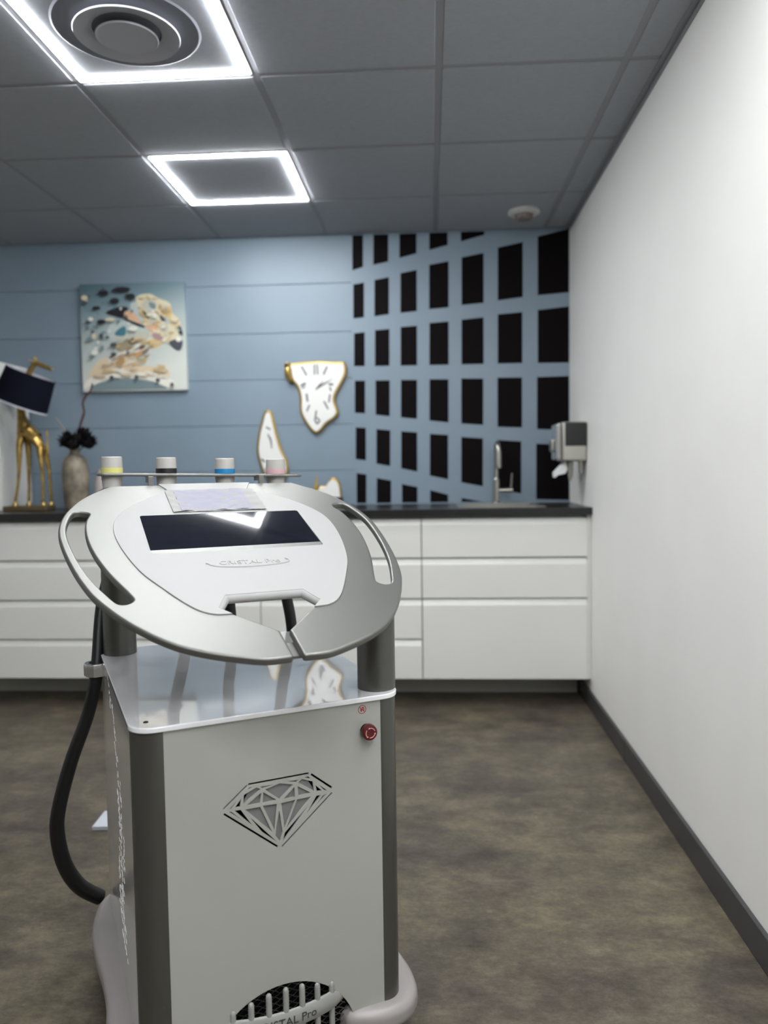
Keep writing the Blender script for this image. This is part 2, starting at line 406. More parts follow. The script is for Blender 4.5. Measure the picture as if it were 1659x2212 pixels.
# ------------------------------------------------------------ wall dispenser
dp = thing('wall_dispenser', 'black and chrome towel dispenser on the white wall above the sink', 'dispenser', (0, -.40, 1.19))
bm = NB(); box(bm, -.125, -.001, -.09, .09, .01, .205, bev=.012, seg=3); obj('housing', bm, m_steel, dp)
bm = NB(); box(bm, -.108, -.004, -.0945, .06, .085, .2, bev=.004); obj('dark_window', bm, mat('smoked_plastic', (28, 28, 28), .3), dp)
bm = NB(); box(bm, -.15, -.124, -.08, .08, .015, .2, bev=.012, seg=3); obj('front_cover', bm, m_chrome, dp)
bm = NB(); box(bm, -.168, -.15, -.03, .03, .06, .12, bev=.006); obj('push_lever', bm, m_steel, dp)
bm = NB(); tube(bm, [(-.075, -.05, .015), (-.075, -.05, -.06), (-.078, -.052, -.085)], [.014, .012, .006], 14); obj('nozzle', bm, mat('grey_spout', (130, 129, 120), .4), dp)
bm = NB(); tube(bm, [(-.025, -.05, .015), (-.025, -.05, -.05)], [.012, .009], 14); obj('nozzle', bm, m_steel, dp)
bm = NB()
pp = [(-.10, -.045, .012), (-.118, -.05, -.02), (-.145, -.055, -.048), (-.15, -.055, -.068)]
slab(bm, [(-.095, -.04, .014), (-.15, -.04, -.045), (-.148, -.04, -.07), (-.135, -.04, -.058), (-.098, -.04, -.05), (-.088, -.04, -.03)], Vector((0, .08, 0)))
obj('paper_tissue', bm, mat('tissue_white', (232, 232, 232), .8), dp)

# ------------------------------------------------------------ canvas picture
bg = mat('painted_backdrop', (120, 130, 130), .6)
tc = nd(bg, 'ShaderNodeTexCoord'); sx = nd(bg, 'ShaderNodeSeparateXYZ'); lk(bg, tc.outputs['Object'], sx.inputs[0])
rp = nd(bg, 'ShaderNodeValToRGB'); e = rp.color_ramp.elements
e[0].position = .0; e[0].color = (*lin((206, 210, 202)), 1); e[1].position = 1; e[1].color = (*lin((74, 98, 108)), 1)
q = e.new(.45); q.color = (*lin((168, 180, 178)), 1); q = e.new(.75); q.color = (*lin((110, 134, 142)), 1)
mr = nd(bg, 'ShaderNodeMapRange'); mr.inputs[1].default_value = 0; mr.inputs[2].default_value = .6
ad = nd(bg, 'ShaderNodeMath', operation='MULTIPLY_ADD'); ad.inputs[1].default_value = -.25
lk(bg, sx.outputs['X'], ad.inputs[0]); lk(bg, sx.outputs['Z'], ad.inputs[2]); lk(bg, ad.outputs[0], mr.inputs[0]); lk(bg, mr.outputs[0], rp.inputs[0])
lk(bg, rp.outputs[0], bg.node_tree.nodes['Principled BSDF'].inputs['Base Color'])
PX0, PZ0, PS = -2.735, 1.636, .602
pic = obj('canvas_picture', (lambda b: (box(b, 0, PS, -.028, 0, 0, PS, bev=.002), b)[1])(NB()), bg, loc=(PX0, -.001, PZ0))
tag(pic, 'square canvas of a cream horse head with dark flying fragments', 'picture')
def pz(x, y): return ((x-118)/1440*PS + (y-120)/1480*-.012, PS-(y-105)/1465*PS)
cols = {}
def pcol(c):
    if c not in cols: cols[c] = (len(cols), mat('paint_%s' % ['cream', 'pale', 'ochre', 'tan', 'charcoal', 'black', 'teal', 'sand', 'stone', 'umber', 'slate', 'ivory', 'rose', 'moss', 'fawn', 'ash'][len(cols) % 16], c, .55))
    return cols[c][0]
bm = NB(); lay = [0]
def blot(c, pts, sm_=True):
    lay[0] += 1; y = -.029-.00012*lay[0]
    P = crom([(a, b, 0) for a, b in pts], 3, True) if sm_ else [Vector((a, b, 0)) for a, b in pts]
    poly(bm, [(pz(p.x, p.y)[0], y, pz(p.x, p.y)[1]) for p in P], pcol(c))
def oval(c, x, y, rx, ry, a=0.0):
    blot(c, [(x+rx*math.cos(t)*math.cos(a)-ry*math.sin(t)*math.sin(a)+random.uniform(-.15, .15)*rx, y+rx*math.cos(t)*math.sin(a)+ry*math.sin(t)*math.cos(a)) for t in [2*PI*k/9 for k in range(9)]])
CR, PA, OC, TA, CH, BK, TE, SA, STN, UM, SL, IV = (214, 204, 172), (182, 194, 190), (206, 180, 124), (214, 174, 140), (70, 74, 80), (28, 28, 36), (66, 118, 130), (214, 196, 166), (188, 188, 172), (104, 90, 80), (116, 134, 138), (226, 224, 212)
blot(PA, [(560, 650), (860, 600), (1020, 700), (1090, 800), (1000, 900), (640, 910), (500, 800)])
blot(SA, [(250, 1310), (300, 1230), (400, 1130), (700, 1060), (880, 1020), (1010, 1000), (940, 1130), (900, 1210), (1160, 1250), (1330, 1290), (1340, 1390), (1200, 1410), (900, 1380), (560, 1370), (240, 1420)])
blot(CR, [(900, 300), (1080, 258), (1200, 320), (1360, 390), (1390, 520), (1480, 610), (1510, 740), (1450, 860), (1350, 930), (1270, 930), (1180, 1000), (1060, 980), (1000, 900), (1090, 780), (1000, 680), (930, 500)])
blot(PA, [(820, 400), (900, 370), (980, 520), (1020, 640), (960, 660), (860, 580)])
blot(STN, [(620, 840), (1000, 760), (1090, 800), (1000, 880), (640, 900)])
blot(OC, [(1220, 430), (1380, 450), (1360, 640), (1280, 600)])
blot(TE, [(600, 780), (690, 700), (750, 700), (740, 810), (640, 815)])
blot(TA, [(1020, 680), (1190, 640), (1180, 750), (1100, 770)])
blot(OC, [(1060, 900), (1160, 880), (1260, 930), (1160, 990), (1070, 970)])
blot(STN, [(980, 380), (1120, 330), (1180, 420), (1100, 520), (1000, 480)])
blot(SL, [(1080, 370), (1160, 400), (1160, 470), (1090, 440)])
blot(OC, [(930, 420), (1060, 520), (1120, 600), (1060, 590), (960, 500)])
blot(CH, [(980, 480), (1040, 520), (1080, 600), (1030, 570)])
blot(CH, [(1220, 540), (1290, 600), (1300, 660), (1240, 620)])
blot((168, 140, 138), [(1110, 800), (1200, 800), (1280, 880), (1200, 890), (1120, 850)])
blot(STN, [(1230, 700), (1330, 690), (1330, 780), (1250, 780)])
blot(CH, [(1340, 925), (1440, 880), (1530, 900), (1515, 1010), (1450, 1030)])
oval(IV, 1480, 880, 40, 35)
blot(BK, [(1470, 690), (1510, 720), (1535, 830), (1480, 800)])
blot(BK, [(480, 500), (640, 430), (790, 440), (720, 570), (640, 560)])
blot(TA, [(750, 490), (830, 490), (900, 550), (960, 660), (860, 620), (740, 570)])
blot(BK, [(720, 570), (860, 630), (1010, 690), (1000, 715), (860, 665), (740, 600)])
blot((152, 142, 116), [(600, 930), (800, 890), (940, 860), (980, 900), (830, 960), (720, 1040), (640, 1010)])
blot(UM, [(780, 880), (940, 865), (900, 910), (830, 945)])
blot(UM, [(880, 1010), (1000, 950), (1010, 985), (900, 1035)])
blot(IV, [(500, 1120), (720, 1030), (980, 900), (1000, 920), (740, 1080), (560, 1180)])
blot((176, 140, 96), [(600, 1190), (700, 1110), (740, 1150), (700, 1210)])
blot((196, 150, 110), [(860, 1040), (980, 1040), (940, 1130), (880, 1110)])
blot(IV, [(160, 1540), (250, 1380), (600, 1330), (900, 1345), (1300, 1400), (1430, 1480), (1350, 1540), (1100, 1440), (850, 1400), (560, 1390), (330, 1470)])
blot(SL, [(290, 1490), (560, 1400), (850, 1408), (1110, 1450), (1330, 1545), (280, 1555)], False)
HEAD = [(900, 300), (1200, 320), (1390, 520), (1510, 740), (1350, 930), (1180, 1000), (1000, 900), (1090, 780), (930, 500)]
def inside(x, y, P):
    c = False
    for (x1, y1), (x2, y2) in zip(P, P[1:]+P[:1]):
        if (y1 > y) != (y2 > y) and x < (x2-x1)*(y-y1)/(y2-y1)+x1: c = not c
    return c
n_ = 0
while n_ < 46:
    x, y = random.uniform(900, 1500), random.uniform(280, 990)
    if inside(x, y, HEAD):
        n_ += 1; oval(random.choice([OC, (176, 156, 122), (150, 132, 104), IV, (186, 160, 112), STN, PA, (168, 146, 112)]), x, y, random.uniform(18, 52), random.uniform(8, 20), random.uniform(-.9, .9))
for k in range(30):
    x = random.uniform(560, 1040); y = random.uniform(840, 1240)
    oval(random.choice([UM, OC, STN, (150, 120, 92), (172, 150, 122), IV]), x, y, random.uniform(24, 70), random.uniform(8, 18), -.45)
for k in range(22):
    x = random.uniform(300, 1300); y = 1290+random.uniform(-70, 90)
    oval(random.choice([(196, 172, 130), (204, 190, 164), (182, 158, 126), IV]), x, y, random.uniform(40, 90), random.uniform(10, 22), .08)
for k in range(26):
    x = random.uniform(220, 860); y = random.uniform(160, 1050)
    oval(random.choice([CH, SL, IV, STN, TE, (94, 112, 118)]), x, y, random.uniform(12, 34), random.uniform(8, 20), random.uniform(-1, 1))
for a in ((470, 240, 75, 38), (720, 200, 130, 36), (840, 300, 60, 42), (620, 350, 72, 40), (370, 440, 60, 25), (430, 630, 60, 32), (250, 630, 40, 25), (210, 370, 45, 22), (430, 820, 30, 38), (600, 1070, 40, 25), (600, 940, 50, 24)): oval(BK if a[2] > 50 else CH, *a)
for a in ((270, 860, 44, 30), (440, 980, 30, 34), (300, 1100, 40, 20)): oval(SL, *a)
for a in ((210, 300, 45, 34), (330, 820, 30, 38), (560, 600, 60, 24)): oval(CR, *a)
for a in ((340, 1040, 50, 36), (290, 590, 34, 26), (870, 730, 60, 36), (1170, 560, 32, 34)): oval(IV, *a)
for x, y in ((570, 1385), (910, 1395), (1200, 1435), (1395, 1500)): oval(CH, x, y, 28, 28)
obj('painted_motif', bm, [c[1] for c in cols.values()], pic, sm=0)

# ------------------------------------------------------------ wavy wall clocks
def wavy_clock(name, label, out, cx, cz, marks, hands, group=None, depth=.02):
    t = thing(name, label, 'clock', (cx, -.001, cz))
    P = crom([(x-cx, z-cz, 0) for x, z in out], 6, True)
    T = Matrix.Rotation(PI/2, 4, 'X')
    T2 = Matrix.Translation((0, -depth, 0)) @ T
    obj('gold_rim', plate([[(p.x, p.y) for p in P]], depth, depth*.45, T2), m_rim, t)
    c0 = sum(((Vector((p.x, p.y, 0))) for p in P), Vector())/len(P)
    Q = []
    n = len(P)
    for i, p in enumerate(P):
        tt = (P[(i+1) % n]-P[i-1]); nn = Vector((tt.y, -tt.x, 0)).normalized()
        if nn.dot(p-c0) < 0 and False: nn = -nn
        Q.append((p.x+nn.x*.014, p.y+nn.y*.014))
    # choose the inward side
    import itertools
    area = sum(P[i].x*P[(i+1) % n].y-P[(i+1) % n].x*P[i].y for i in range(n))
    if area > 0:
        Q = []
        for i, p in enumerate(P):
            tt = (P[(i+1) % n]-P[i-1]); nn = Vector((-tt.y, tt.x, 0)).normalized(); Q.append((p.x+nn.x*.014, p.y+nn.y*.014))
    obj('dial', plate([Q], .008, .003, Matrix.Translation((0, -depth-.003, 0)) @ T), m_face, t)
    for x0, z0, x1, z1, w in marks:
        bm = NB()
        d = Vector((x1-x0, 0, z1-z0)); nn = Vector((-d.z, 0, d.x)).normalized()*w/2
        a = Vector((x0-cx, -depth-.0032, z0-cz)); b = Vector((x1-cx, -depth-.0032, z1-cz))
        slab(bm, [a-nn, b-nn, b+nn, a+nn], Vector((0, -.001, 0)))
        obj('numeral_mark', bm, m_ink, t, sm=0)
    for x0, z0, x1, z1, w in hands:
        bm = NB()
        d = Vector((x1-x0, 0, z1-z0)); nn = Vector((-d.z, 0, d.x)).normalized()*w/2
        a = Vector((x0-cx, -depth-.0045, z0-cz)); b = Vector((x1-cx, -depth-.0045, z1-cz))
        slab(bm, [a-nn, (a+b)/2-nn*1.6, b, (a+b)/2+nn*1.6, a+nn], Vector((0, -.0015, 0)))
        obj('clock_hand', bm, m_ink, t, sm=0)
    return t
out1 = [(-1.563, 1.745), (-1.545, 1.772), (-1.50, 1.776), (-1.40, 1.783), (-1.30, 1.776), (-1.245, 1.774), (-1.230, 1.745), (-1.234, 1.70), (-1.262, 1.645), (-1.288, 1.60), (-1.297, 1.56), (-1.284, 1.52), (-1.280, 1.49), (-1.30, 1.46), (-1.345, 1.43), (-1.375, 1.395), (-1.408, 1.376), (-1.44, 1.398), (-1.475, 1.45), (-1.498, 1.505), (-1.498, 1.58), (-1.513, 1.64), (-1.545, 1.68), (-1.562, 1.71)]
def zc(x, y):
    # picture detail position on the dial (zoomed crop) to wall coordinates
    px, py = 400+x/4.1475, 750+y/4.1475
    return (-1.563+(px-622)*.002602, 1.770-(py-787)*.00262)
mk = []
for a, b, w in (((1050, 180), (1095, 260), .009), ((1165, 165), (1165, 255), .008), ((1190, 165), (1195, 255), .008), ((1280, 185), (1245, 255), .009), ((1040, 350), (1085, 330), .012), ((1045, 370), (1080, 360), .007), ((1090, 420), (1098, 490), .01), ((1115, 520), (1090, 575), .008), ((1245, 490), (1282, 560), .008), ((1290, 340), (1330, 345), .011), ((1300, 365), (1310, 400), .008), ((1300, 430), (1290, 500), .008), ((1175, 570), (1160, 660), .008), ((1160, 655), (1180, 690), .008), ((1180, 690), (1205, 660), .008), ((1205, 660), (1175, 630), .008)):
    mk.append((*zc(*a), *zc(*b), w))
hd = [(*zc(1175, 385), *zc(1250, 310), .006), (*zc(1180, 380), *zc(1330, 290), .004)]
wavy_clock('wavy_clock', 'large white wall clock with sagging wavy gold rim left of the mural', out1, -1.4, 1.58, mk, hd)
lip = D.objects['wavy_clock']
bm = NB(); tube(bm, crom([(-.165, -.02, .19), (-.158, -.03, .165), (-.156, -.03, .135), (-.146, -.024, .105), (-.135, -.018, .085)], 4), [.016]*5+[.021]*5+[.018]*4+[.010]*2+[.006], 14)
obj('curled_lip', bm, m_rim, lip, sm=60)
bm = NB(); tube(bm, [(-.166, -.034, .185), (-.162, -.044, .17)], [.010, .008], 12); obj('winding_knob', bm, m_darkmetal, lip)
# narrow clock
out2 = [(-1.679, 1.515), (-1.655, 1.50), (-1.640, 1.44), (-1.625, 1.37), (-1.602, 1.29), (-1.575, 1.235), (-1.568, 1.18), (-1.585, 1.13), (-1.63, 1.105), (-1.685, 1.113), (-1.715, 1.16), (-1.735, 1.22), (-1.748, 1.29), (-1.737, 1.38), (-1.718, 1.45), (-1.703, 1.50)]
mk2 = [(-1.69, 1.42, -1.665, 1.405, .008), (-1.68, 1.38, -1.66, 1.33, .007), (-1.72, 1.24, -1.70, 1.225, .009), (-1.69, 1.22, -1.62, 1.225, .006), (-1.60, 1.23, -1.59, 1.2, .006), (-1.70, 1.19, -1.69, 1.16, .007), (-1.62, 1.19, -1.61, 1.15, .007), (-1.66, 1.15, -1.655, 1.12, .006)]
wavy_clock('wavy_clock', 'narrow white clock with gold rim hanging above the right end of the handpiece rack', out2, -1.66, 1.3, mk2, [(-1.66, 1.30, -1.665, 1.37, .005)])
# small desk clock on the worktop
t = thing('desk_clock', 'small white desk clock with gold spike peeking over the console edge', 'clock', (-1.325, -.16, ZW))
o3 = [(-.068, .0), (-.075, .06), (-.055, .105), (-.015, .112), (.0, .14), (.03, .155), (.06, .13), (.07, .07), (.062, .0)]
P = [(p.x, p.y) for p in crom([(a, b, 0) for a, b in o3], 4, True)]
Tc = Matrix.Rotation(PI/2, 4, 'X')
obj('gold_frame', plate([P], .03, .01, Tc), m_rim, t)
obj('dial', plate([[(a*.86+.0, b*.86+.008) for a, b in P]], .006, .002, Matrix.Translation((0, -.001, 0)) @ Matrix.Translation((0, -.004, 0)) @ Tc), m_face, t)
bm = NB(); tube(bm, [(-.075, 0, 0), (-.08, 0, .07), (-.068, 0, .11), (-.062, 0, .165)], [.02, .017, .010, .003], 12); obj('gold_spike', bm, m_rim, t)
bm = NB(); box(bm, .02, .075, -.01, .03, 0, .05, bev=.008); obj('shadow_block', bm, m_darkmetal, t)  # dark block stands in for the shadow at the clock's lower right

# ------------------------------------------------------------ giraffe lamp
gl = thing('giraffe_lamp', 'gold giraffe table lamp with tilted navy drum shade', 'lamp', (-2.905, -.33, ZW))
bm = NB(); box(bm, -.13, .11, -.055, .055, 0, .028, bev=.006); obj('lamp_base', bm, mat('bronze_base', (96, 84, 58), .5, metal=.3), gl)
GZ = .03
def sk_mesh(nodes, edges, sub=2):
    me = D.meshes.new('sk'); me.from_pydata([n[:3] for n in nodes], edges, [])
    o = D.objects.new('sk', me); COL.objects.link(o)
    md = o.modifiers.new('s', 'SKIN'); me.skin_vertices.new() if not me.skin_vertices else None
    for i, n in enumerate(nodes):
        sv = me.skin_vertices[0].data[i]; sv.radius = (n[3], n[4] if len(n) > 4 else n[3]); sv.use_root = (i == 0)
    m2 = o.modifiers.new('b', 'SUBSURF'); m2.levels = sub; m2.render_levels = sub
    dg = bpy.context.evaluated_depsgraph_get()
    r = D.meshes.new_from_object(o.evaluated_get(dg)); D.objects.remove(o); return r
# px to local x,z about the lamp: x = (px-60)*.00255, z = (1092-py)*.00248
def g(px, py, y, r, r2=None): return ((px-60)*.00255, y, GZ+(1085-py)*.00248, r, r2 or r)
nodes = [g(66, 935, 0, .040, .036), g(50, 915, 0, .034, .030), g(46, 888, 0, .024, .022), g(48, 850, 0, .019), g(60, 815, 0, .016), g(74, 790, 0, .015), g(82, 781, 0, .017, .016), g(100, 789, 0, .014), g(118, 797, 0, .009),
         g(84, 945, 0, .034, .030),
         g(44, 955, -.022, .018), g(42, 1010, -.024, .010), g(38, 1045, -.026, .008), g(31, 1078, -.026, .009),
         g(54, 955, .024, .018), g(53, 1010, .024, .010), g(52, 1045, .026, .008), g(50, 1078, .026, .009),
         g(88, 970, -.024, .018), g(92, 1012, -.026, .010), g(92, 1045, -.026, .008), g(92, 1078, -.028, .009),
         g(90, 970, .024, .018), g(97, 1012, .026, .010), g(98, 1045, .026, .008), g(98, 1078, .028, .009)]
edges = [(0, 1), (1, 2), (2, 3), (3, 4), (4, 5), (5, 6), (6, 7), (7, 8), (0, 9), (1, 10), (10, 11), (11, 12), (12, 13), (1, 14), (14, 15), (15, 16), (16, 17), (9, 18), (18, 19), (19, 20), (20, 21), (9, 22), (22, 23), (23, 24), (24, 25)]
obj('giraffe_figure', sk_mesh(nodes, edges), m_gold, gl, sm=80)
bm = NB()
for sgn in (-1, 1):
    tube(bm, [g(82, 778, .008*sgn, 0)[:3], g(81, 768, .01*sgn, 0)[:3]], [.004, .005], 8)
    tube(bm, [g(79, 782, .012*sgn, 0)[:3], g(73, 776, .03*sgn, 0)[:3]], [.007, .003], 8)
obj('horns_and_ears', bm, m_gold, gl)
for q in ((31, 1083, -.026), (50, 1083, .026), (92, 1083, -.028), (98, 1083, .028)):
    bm = NB(); x, y, z = g(*q, 0)[:3]; tube(bm, [(x, y, z+.012), (x, y, z-.001), (x, y, z-.006)], [.010, .015, .016], 12); obj('hoof', bm, m_gold, gl)
bm = NB(); tube(bm, [g(100, 925, 0, 0)[:3], g(101, 950, 0, 0)[:3], g(100, 975, 0, 0)[:3]], [.006, .004, .007], 8); obj('tail', bm, m_gold, gl)
sc = g(64, 837, -.03, 0)[:3]
TS = Matrix.Translation(sc) @ Matrix.Rotation(R_(22), 4, 'Y')
bm = NB(); lathe(bm, [(.128, -.086), (.142, .086), (.1405, .086), (.1265, -.086), (.128, -.086)], 48, T=None)
for v in bm.verts: v.co = TS @ Vector((v.co.x, v.co.y*.9, -v.co.z))
obj('lamp_shade', bm, m_shade, gl)
bm = NB()
lathe(bm, [(.1395, .0845), (.1255, -.0855)], 48); lathe(bm, [(.1405, .086), (.1425, .086), (.1425, .094), (.1395, .094), (.1405, .086)], 48)
for v in bm.verts: v.co = TS @ Vector((v.co.x, v.co.y*.9, -v.co.z))
obj('shade_lining', bm, m_shade_in, gl)
bm = NB(); tube(bm, [g(48, 868, 0, 0)[:3], g(55, 850, -.02, 0)[:3], sc], .006, 10); lathe(bm, [(0, -.03), (.02, -.03), (.02, .01), (.028, .03), (0, .05)], 16, T=TS); obj('lamp_socket', bm, m_darkmetal, gl)

# ------------------------------------------------------------ vase with dried flowers, jar, white cupboard
vs = thing('flower_vase', 'tall speckled stone vase beside the giraffe lamp', 'vase', (-2.655, -.33, ZW))
bm = NB(); lathe(bm, [(0, 0), (.05, 0), (.058, .01), (.064, .08), (.068, .17), (.066, .235), (.054, .275), (.032, .295), (.026, .305), (.027, .325), (.023, .325), (.021, .3), (.045, .27), (.055, .1), (0, .09)], 40)
obj('vase_body', bm, m_ceramic, vs, sm=60)
fl = thing('dried_flowers', 'black dried protea heads with twisted brown branch in the vase', 'flowers', (-2.655, -.33, ZW+.29))
def vx(px, py, y=0): return ((px-160)*.00255, y, (975-py)*.00248+.03)
for px, py, y, R in ((149, 956, -.02, .050), (176, 950, .0, .050), (196, 960, -.03, .046), (166, 962, -.055, .044), (172, 945, .05, .044)):
    bm = NB(); c = Vector(vx(px, py, y))
    for k in range(95):
        ph = random.uniform(0, 2*PI); th = random.uniform(.0, 2.3)
        d = Vector((math.sin(th)*math.cos(ph), math.sin(th)*math.sin(ph), math.cos(th)))
        s = d.cross(Vector((.3, .5, .8))).normalized(); b = c+d*R*.35
        tip = c+d*R*random.uniform(.95, 1.2)+Vector((0, 0, .004)); mid = (b+tip)/2+d.cross(s)*.003
        w = .008
        v = [bm.verts.new(q) for q in (b-s*w*.4, mid-s*w, tip, mid+s*w, b+s*w*.4)]; bm.faces.new(v)
    bmesh.ops.create_icosphere(bm, subdivisions=2, radius=R*.72, matrix=Matrix.Translation(c))
    tube(bm, [c, (0, 0, .01), (0, 0, -.15)], .003, 6)
    obj('flower_head', bm, m_flower, fl, sm=0)
bm = NB(); tube(bm, crom([(0, 0, -.2), (0.005, 0, 0), vx(172, 950), vx(171, 935), vx(176, 915), vx(183, 895), vx(181, 875), vx(188, 860), vx(198, 850), vx(203, 834)], 4), [.007]*20+[.006]*12+[.005]*4+[.003], 10); obj('twisted_branch', bm, m_branch, fl, sm=60)
bm = NB(); tube(bm, crom([(0, 0, -.15), (-.01, 0, .0), vx(143, 945), vx(138, 930), vx(128, 915), vx(119, 903)], 3), [.005]*10+[.004]*3+[.0035, .003, .002], 8); obj('grey_twig', bm, m_twig, fl)
bm = NB(); lathe(bm, [(0, 0), (.045, 0), (.06, .02), (.066, .09), (.06, .16), (.045, .2), (.046, .215), (.04, .215), (.038, .2), (0, .19)], 32)
tag(obj('ceramic_jar', bm, m_jar, loc=(-2.50, -.3, ZW), sm=60), 'pale glazed jar right of the speckled vase, mostly behind the machine', 'jar')
wc = thing('wall_cupboard', 'tall white cupboard side at the left picture edge, standing on the worktop', 'cupboard', (-3.30, -.2, ZW))
bm = NB(); box(bm, -.23, .235, -.13, .19, 0, .80, bev=.003); obj('cupboard_body', bm, m_cab, wc)
bm = NB(); box(bm, -.23, .233, -.15, -.132, .002, .798, bev=.003); obj('cupboard_door', bm, m_cab, wc)

# ------------------------------------------------------------ ceiling fixtures
def led_frame(x0, y1, label):
    """one 60 cm cell; x0 left line, y1 far line"""
    t = thing('led_frame_light', label, 'ceiling light', (x0+.3, y1-.3, H), group='square LED frames in the ceiling grid')
    a, b = .286, .262
    sq = lambda r: [(-r, -r), (r, -r), (r, r), (-r, r)]
    obj('light_strip', plate([sq(a-.002), sq(b+.001)], .006, .001, Matrix.Translation((0, 0, .0006))), m_led, t)
    obj('profile', plate([sq(a+.005), sq(a-.002)], .006, .001, Matrix.Translation((0, 0, .0042))), m_ledbody, t)
    return t
LX = GX-1.2
led_frame(LX, GY-.6+.6, 'square LED frame light nearest the blue wall')
led_frame(LX, GY-1.2, 'square LED frame light around the round air vent')
led_frame(LX, GY-3.6, 'square LED frame light above and left of the camera')
led_frame(LX+1.2, GY-2.4, 'square LED frame light above the camera beside the white wall')
led_frame(LX+1.2, GY-3.6, 'square LED frame light behind the camera beside the white wall')
led_frame(LX+1.2, GY-4.8, 'square LED frame light farthest back beside the white wall')
m_vent = mat('vent_metal', (170, 171, 178), .5); m_ventd = mat('vent_recess', (120, 122, 130), .6)
av = thing('air_vent', 'round grey ceiling air vent of concentric rings inside an LED frame', 'air vent', (-1.645, -2.06, H))
fx = lambda P: [(r, -z) for r, z in P]
bm = NB(); lathe(bm, fx([(.0, .001), (.205, .001), (.212, .003), (.205, .006), (.2, .004), (.0, .004)]), 64); obj('outer_collar', bm, m_ventd, av)
bm = NB(); lathe(bm, fx([(.10, .006), (.145, .016), (.152, .02), (.150, .024), (.142, .022), (.098, .01)]), 64); obj('vent_ring', bm, m_vent, av)
bm = NB(); lathe(bm, fx([(.0, .022), (.084, .024), (.09, .028), (.087, .032), (.08, .029), (0, .027)]), 64); lathe(bm, fx([(0, .004), (.018, .004), (.018, .023), (0, .023)]), 16); obj('centre_disc', bm, m_vent, av)
sd = thing('smoke_detector', 'round white smoke detector on the ceiling near the right corner', 'smoke detector', (-.281, -.302, H))
bm = NB(); lathe(bm, fx([(0, .001), (.08, .001), (.082, .012), (.07, .02), (0, .022)]), 40); obj('detector_plate', bm, mat('detector_white', (214, 214, 210), .4), sd)
bm = NB(); lathe(bm, fx([(0, .02), (.046, .02), (.044, .038), (.036, .046), (0, .047)]), 40); obj('sensor_head', bm, mat('sensor_grey', (120, 110, 106), .5), sd)

# ------------------------------------------------------------ treatment machine
TH = .4836
BW, BD, ZT, ZB = .5, .645, .745, .13
mc = thing('treatment_machine', 'white and silver wheeled treatment machine with oval console and diamond emblem', 'machine', (-1.2763, -3.1138, 0), TH)
# console frame in machine coordinates
O_w = Vector((-1.19577, -2.72941, 1.0393)); th2, al = .4750, .34208
uu = Vector((math.cos(th2), math.sin(th2), 0)); vh = Vector((-math.sin(th2), math.cos(th2), 0))
ww = vh*math.cos(al)+Vector((0, 0, math.sin(al))); nn = uu.cross(ww)
KW = Matrix.Identity(4)
for i in range(3): KW[i][0], KW[i][1], KW[i][2], KW[i][3] = uu[i], ww[i], nn[i], O_w[i]
MW = Matrix.Translation((-1.2763, -3.1138, 0)) @ Matrix.Rotation(TH, 4, 'Z')
K = MW.inverted() @ KW
Ki = K.inverted()
def con_z(u, v, off=0.0):
    """height in machine space of the console plane shifted by off along its normal"""
    n = (K.to_3x3() @ Vector((0, 0, 1))); o = K @ Vector((0, 0, off))
    return o.z-((u-o.x)*n.x+(v-o.y)*n.y)/n.z

bm = NB(); box(bm, .006, BW-.006, .03, BD-.012, .075, ZT-.012); obj('inner_chassis', bm, m_blk, mc)
# front panel with arched opening and diamond cut-outs
FAC = [[(0.1879, 0.5982), (0.2108, 0.6074), (0.2183, 0.6028), (0.1862, 0.5821)], [(0.1922, 0.5781), (0.2195, 0.5964), (0.2163, 0.5776)], [(0.223, 0.5964), (0.2471, 0.5779), (0.2218, 0.5765)], [(0.2266, 0.6006), (0.2542, 0.6073), (0.279, 0.6), (0.2528, 0.5782)], [(0.2606, 0.5767), (0.2817, 0.5952), (0.2821, 0.5768)], [(0.288, 0.5955), (0.3127, 0.5788), (0.2893, 0.5775)], [(0.2891, 0.6023), (0.2965, 0.6073), (0.3168, 0.5994), (0.3193, 0.5811)], [(0.2177, 0.6075), (0.2414, 0.6069), (0.2215, 0.604)], [(0.2684, 0.6082), (0.2892, 0.6072), (0.2848, 0.6041)], [(0.1943, 0.6066), (0.1978, 0.6098), (0.2039, 0.6092)], [(0.3023, 0.6094), (0.3089, 0.6101), (0.3125, 0.6056)], [(0.1711, 0.5782), (0.1827, 0.5923), (0.1799, 0.5778)], [(0.161, 0.5774), (0.1741, 0.5888), (0.1637, 0.5772)], [(0.3225, 0.5912), (0.3348, 0.5782), (0.3252, 0.579)], [(0.3291, 0.5907), (0.3445, 0.5774), (0.34, 0.5782)], [(0.1703, 0.5728), (0.1811, 0.5721), (0.2016, 0.5397)], [(0.1609, 0.5723), (0.1642, 0.5719), (0.1821, 0.5543)], [(0.1893, 0.5711), (0.2168, 0.5705), (0.2374, 0.5211)], [(0.1974, 0.5557), (0.2461, 0.5002), (0.2199, 0.5233)], [(0.2217, 0.5717), (0.2477, 0.5701), (0.2424, 0.5235)], [(0.2562, 0.5698), (0.2827, 0.571), (0.2615, 0.5237)], [(0.2863, 0.571), (0.3125, 0.571), (0.2651, 0.5216)], [(0.2523, 0.5566), (0.2575, 0.5161), (0.2518, 0.5004), (0.2442, 0.5119), (0.246, 0.5284)], [(0.307, 0.5549), (0.2581, 0.4991), (0.262, 0.5138)], [(0.3243, 0.5709), (0.3332, 0.5706), (0.3046, 0.5419)], [(0.3361, 0.5686), (0.3436, 0.5708), (0.3224, 0.5526)]]
def bar(a, b, w):
    a, b = Vector(a), Vector(b); d = (b-a).normalized(); n = Vector((-d.y, d.x))*w/2
    return [tuple(a-n), tuple(b-n), tuple(b+n), tuple(a+n)]
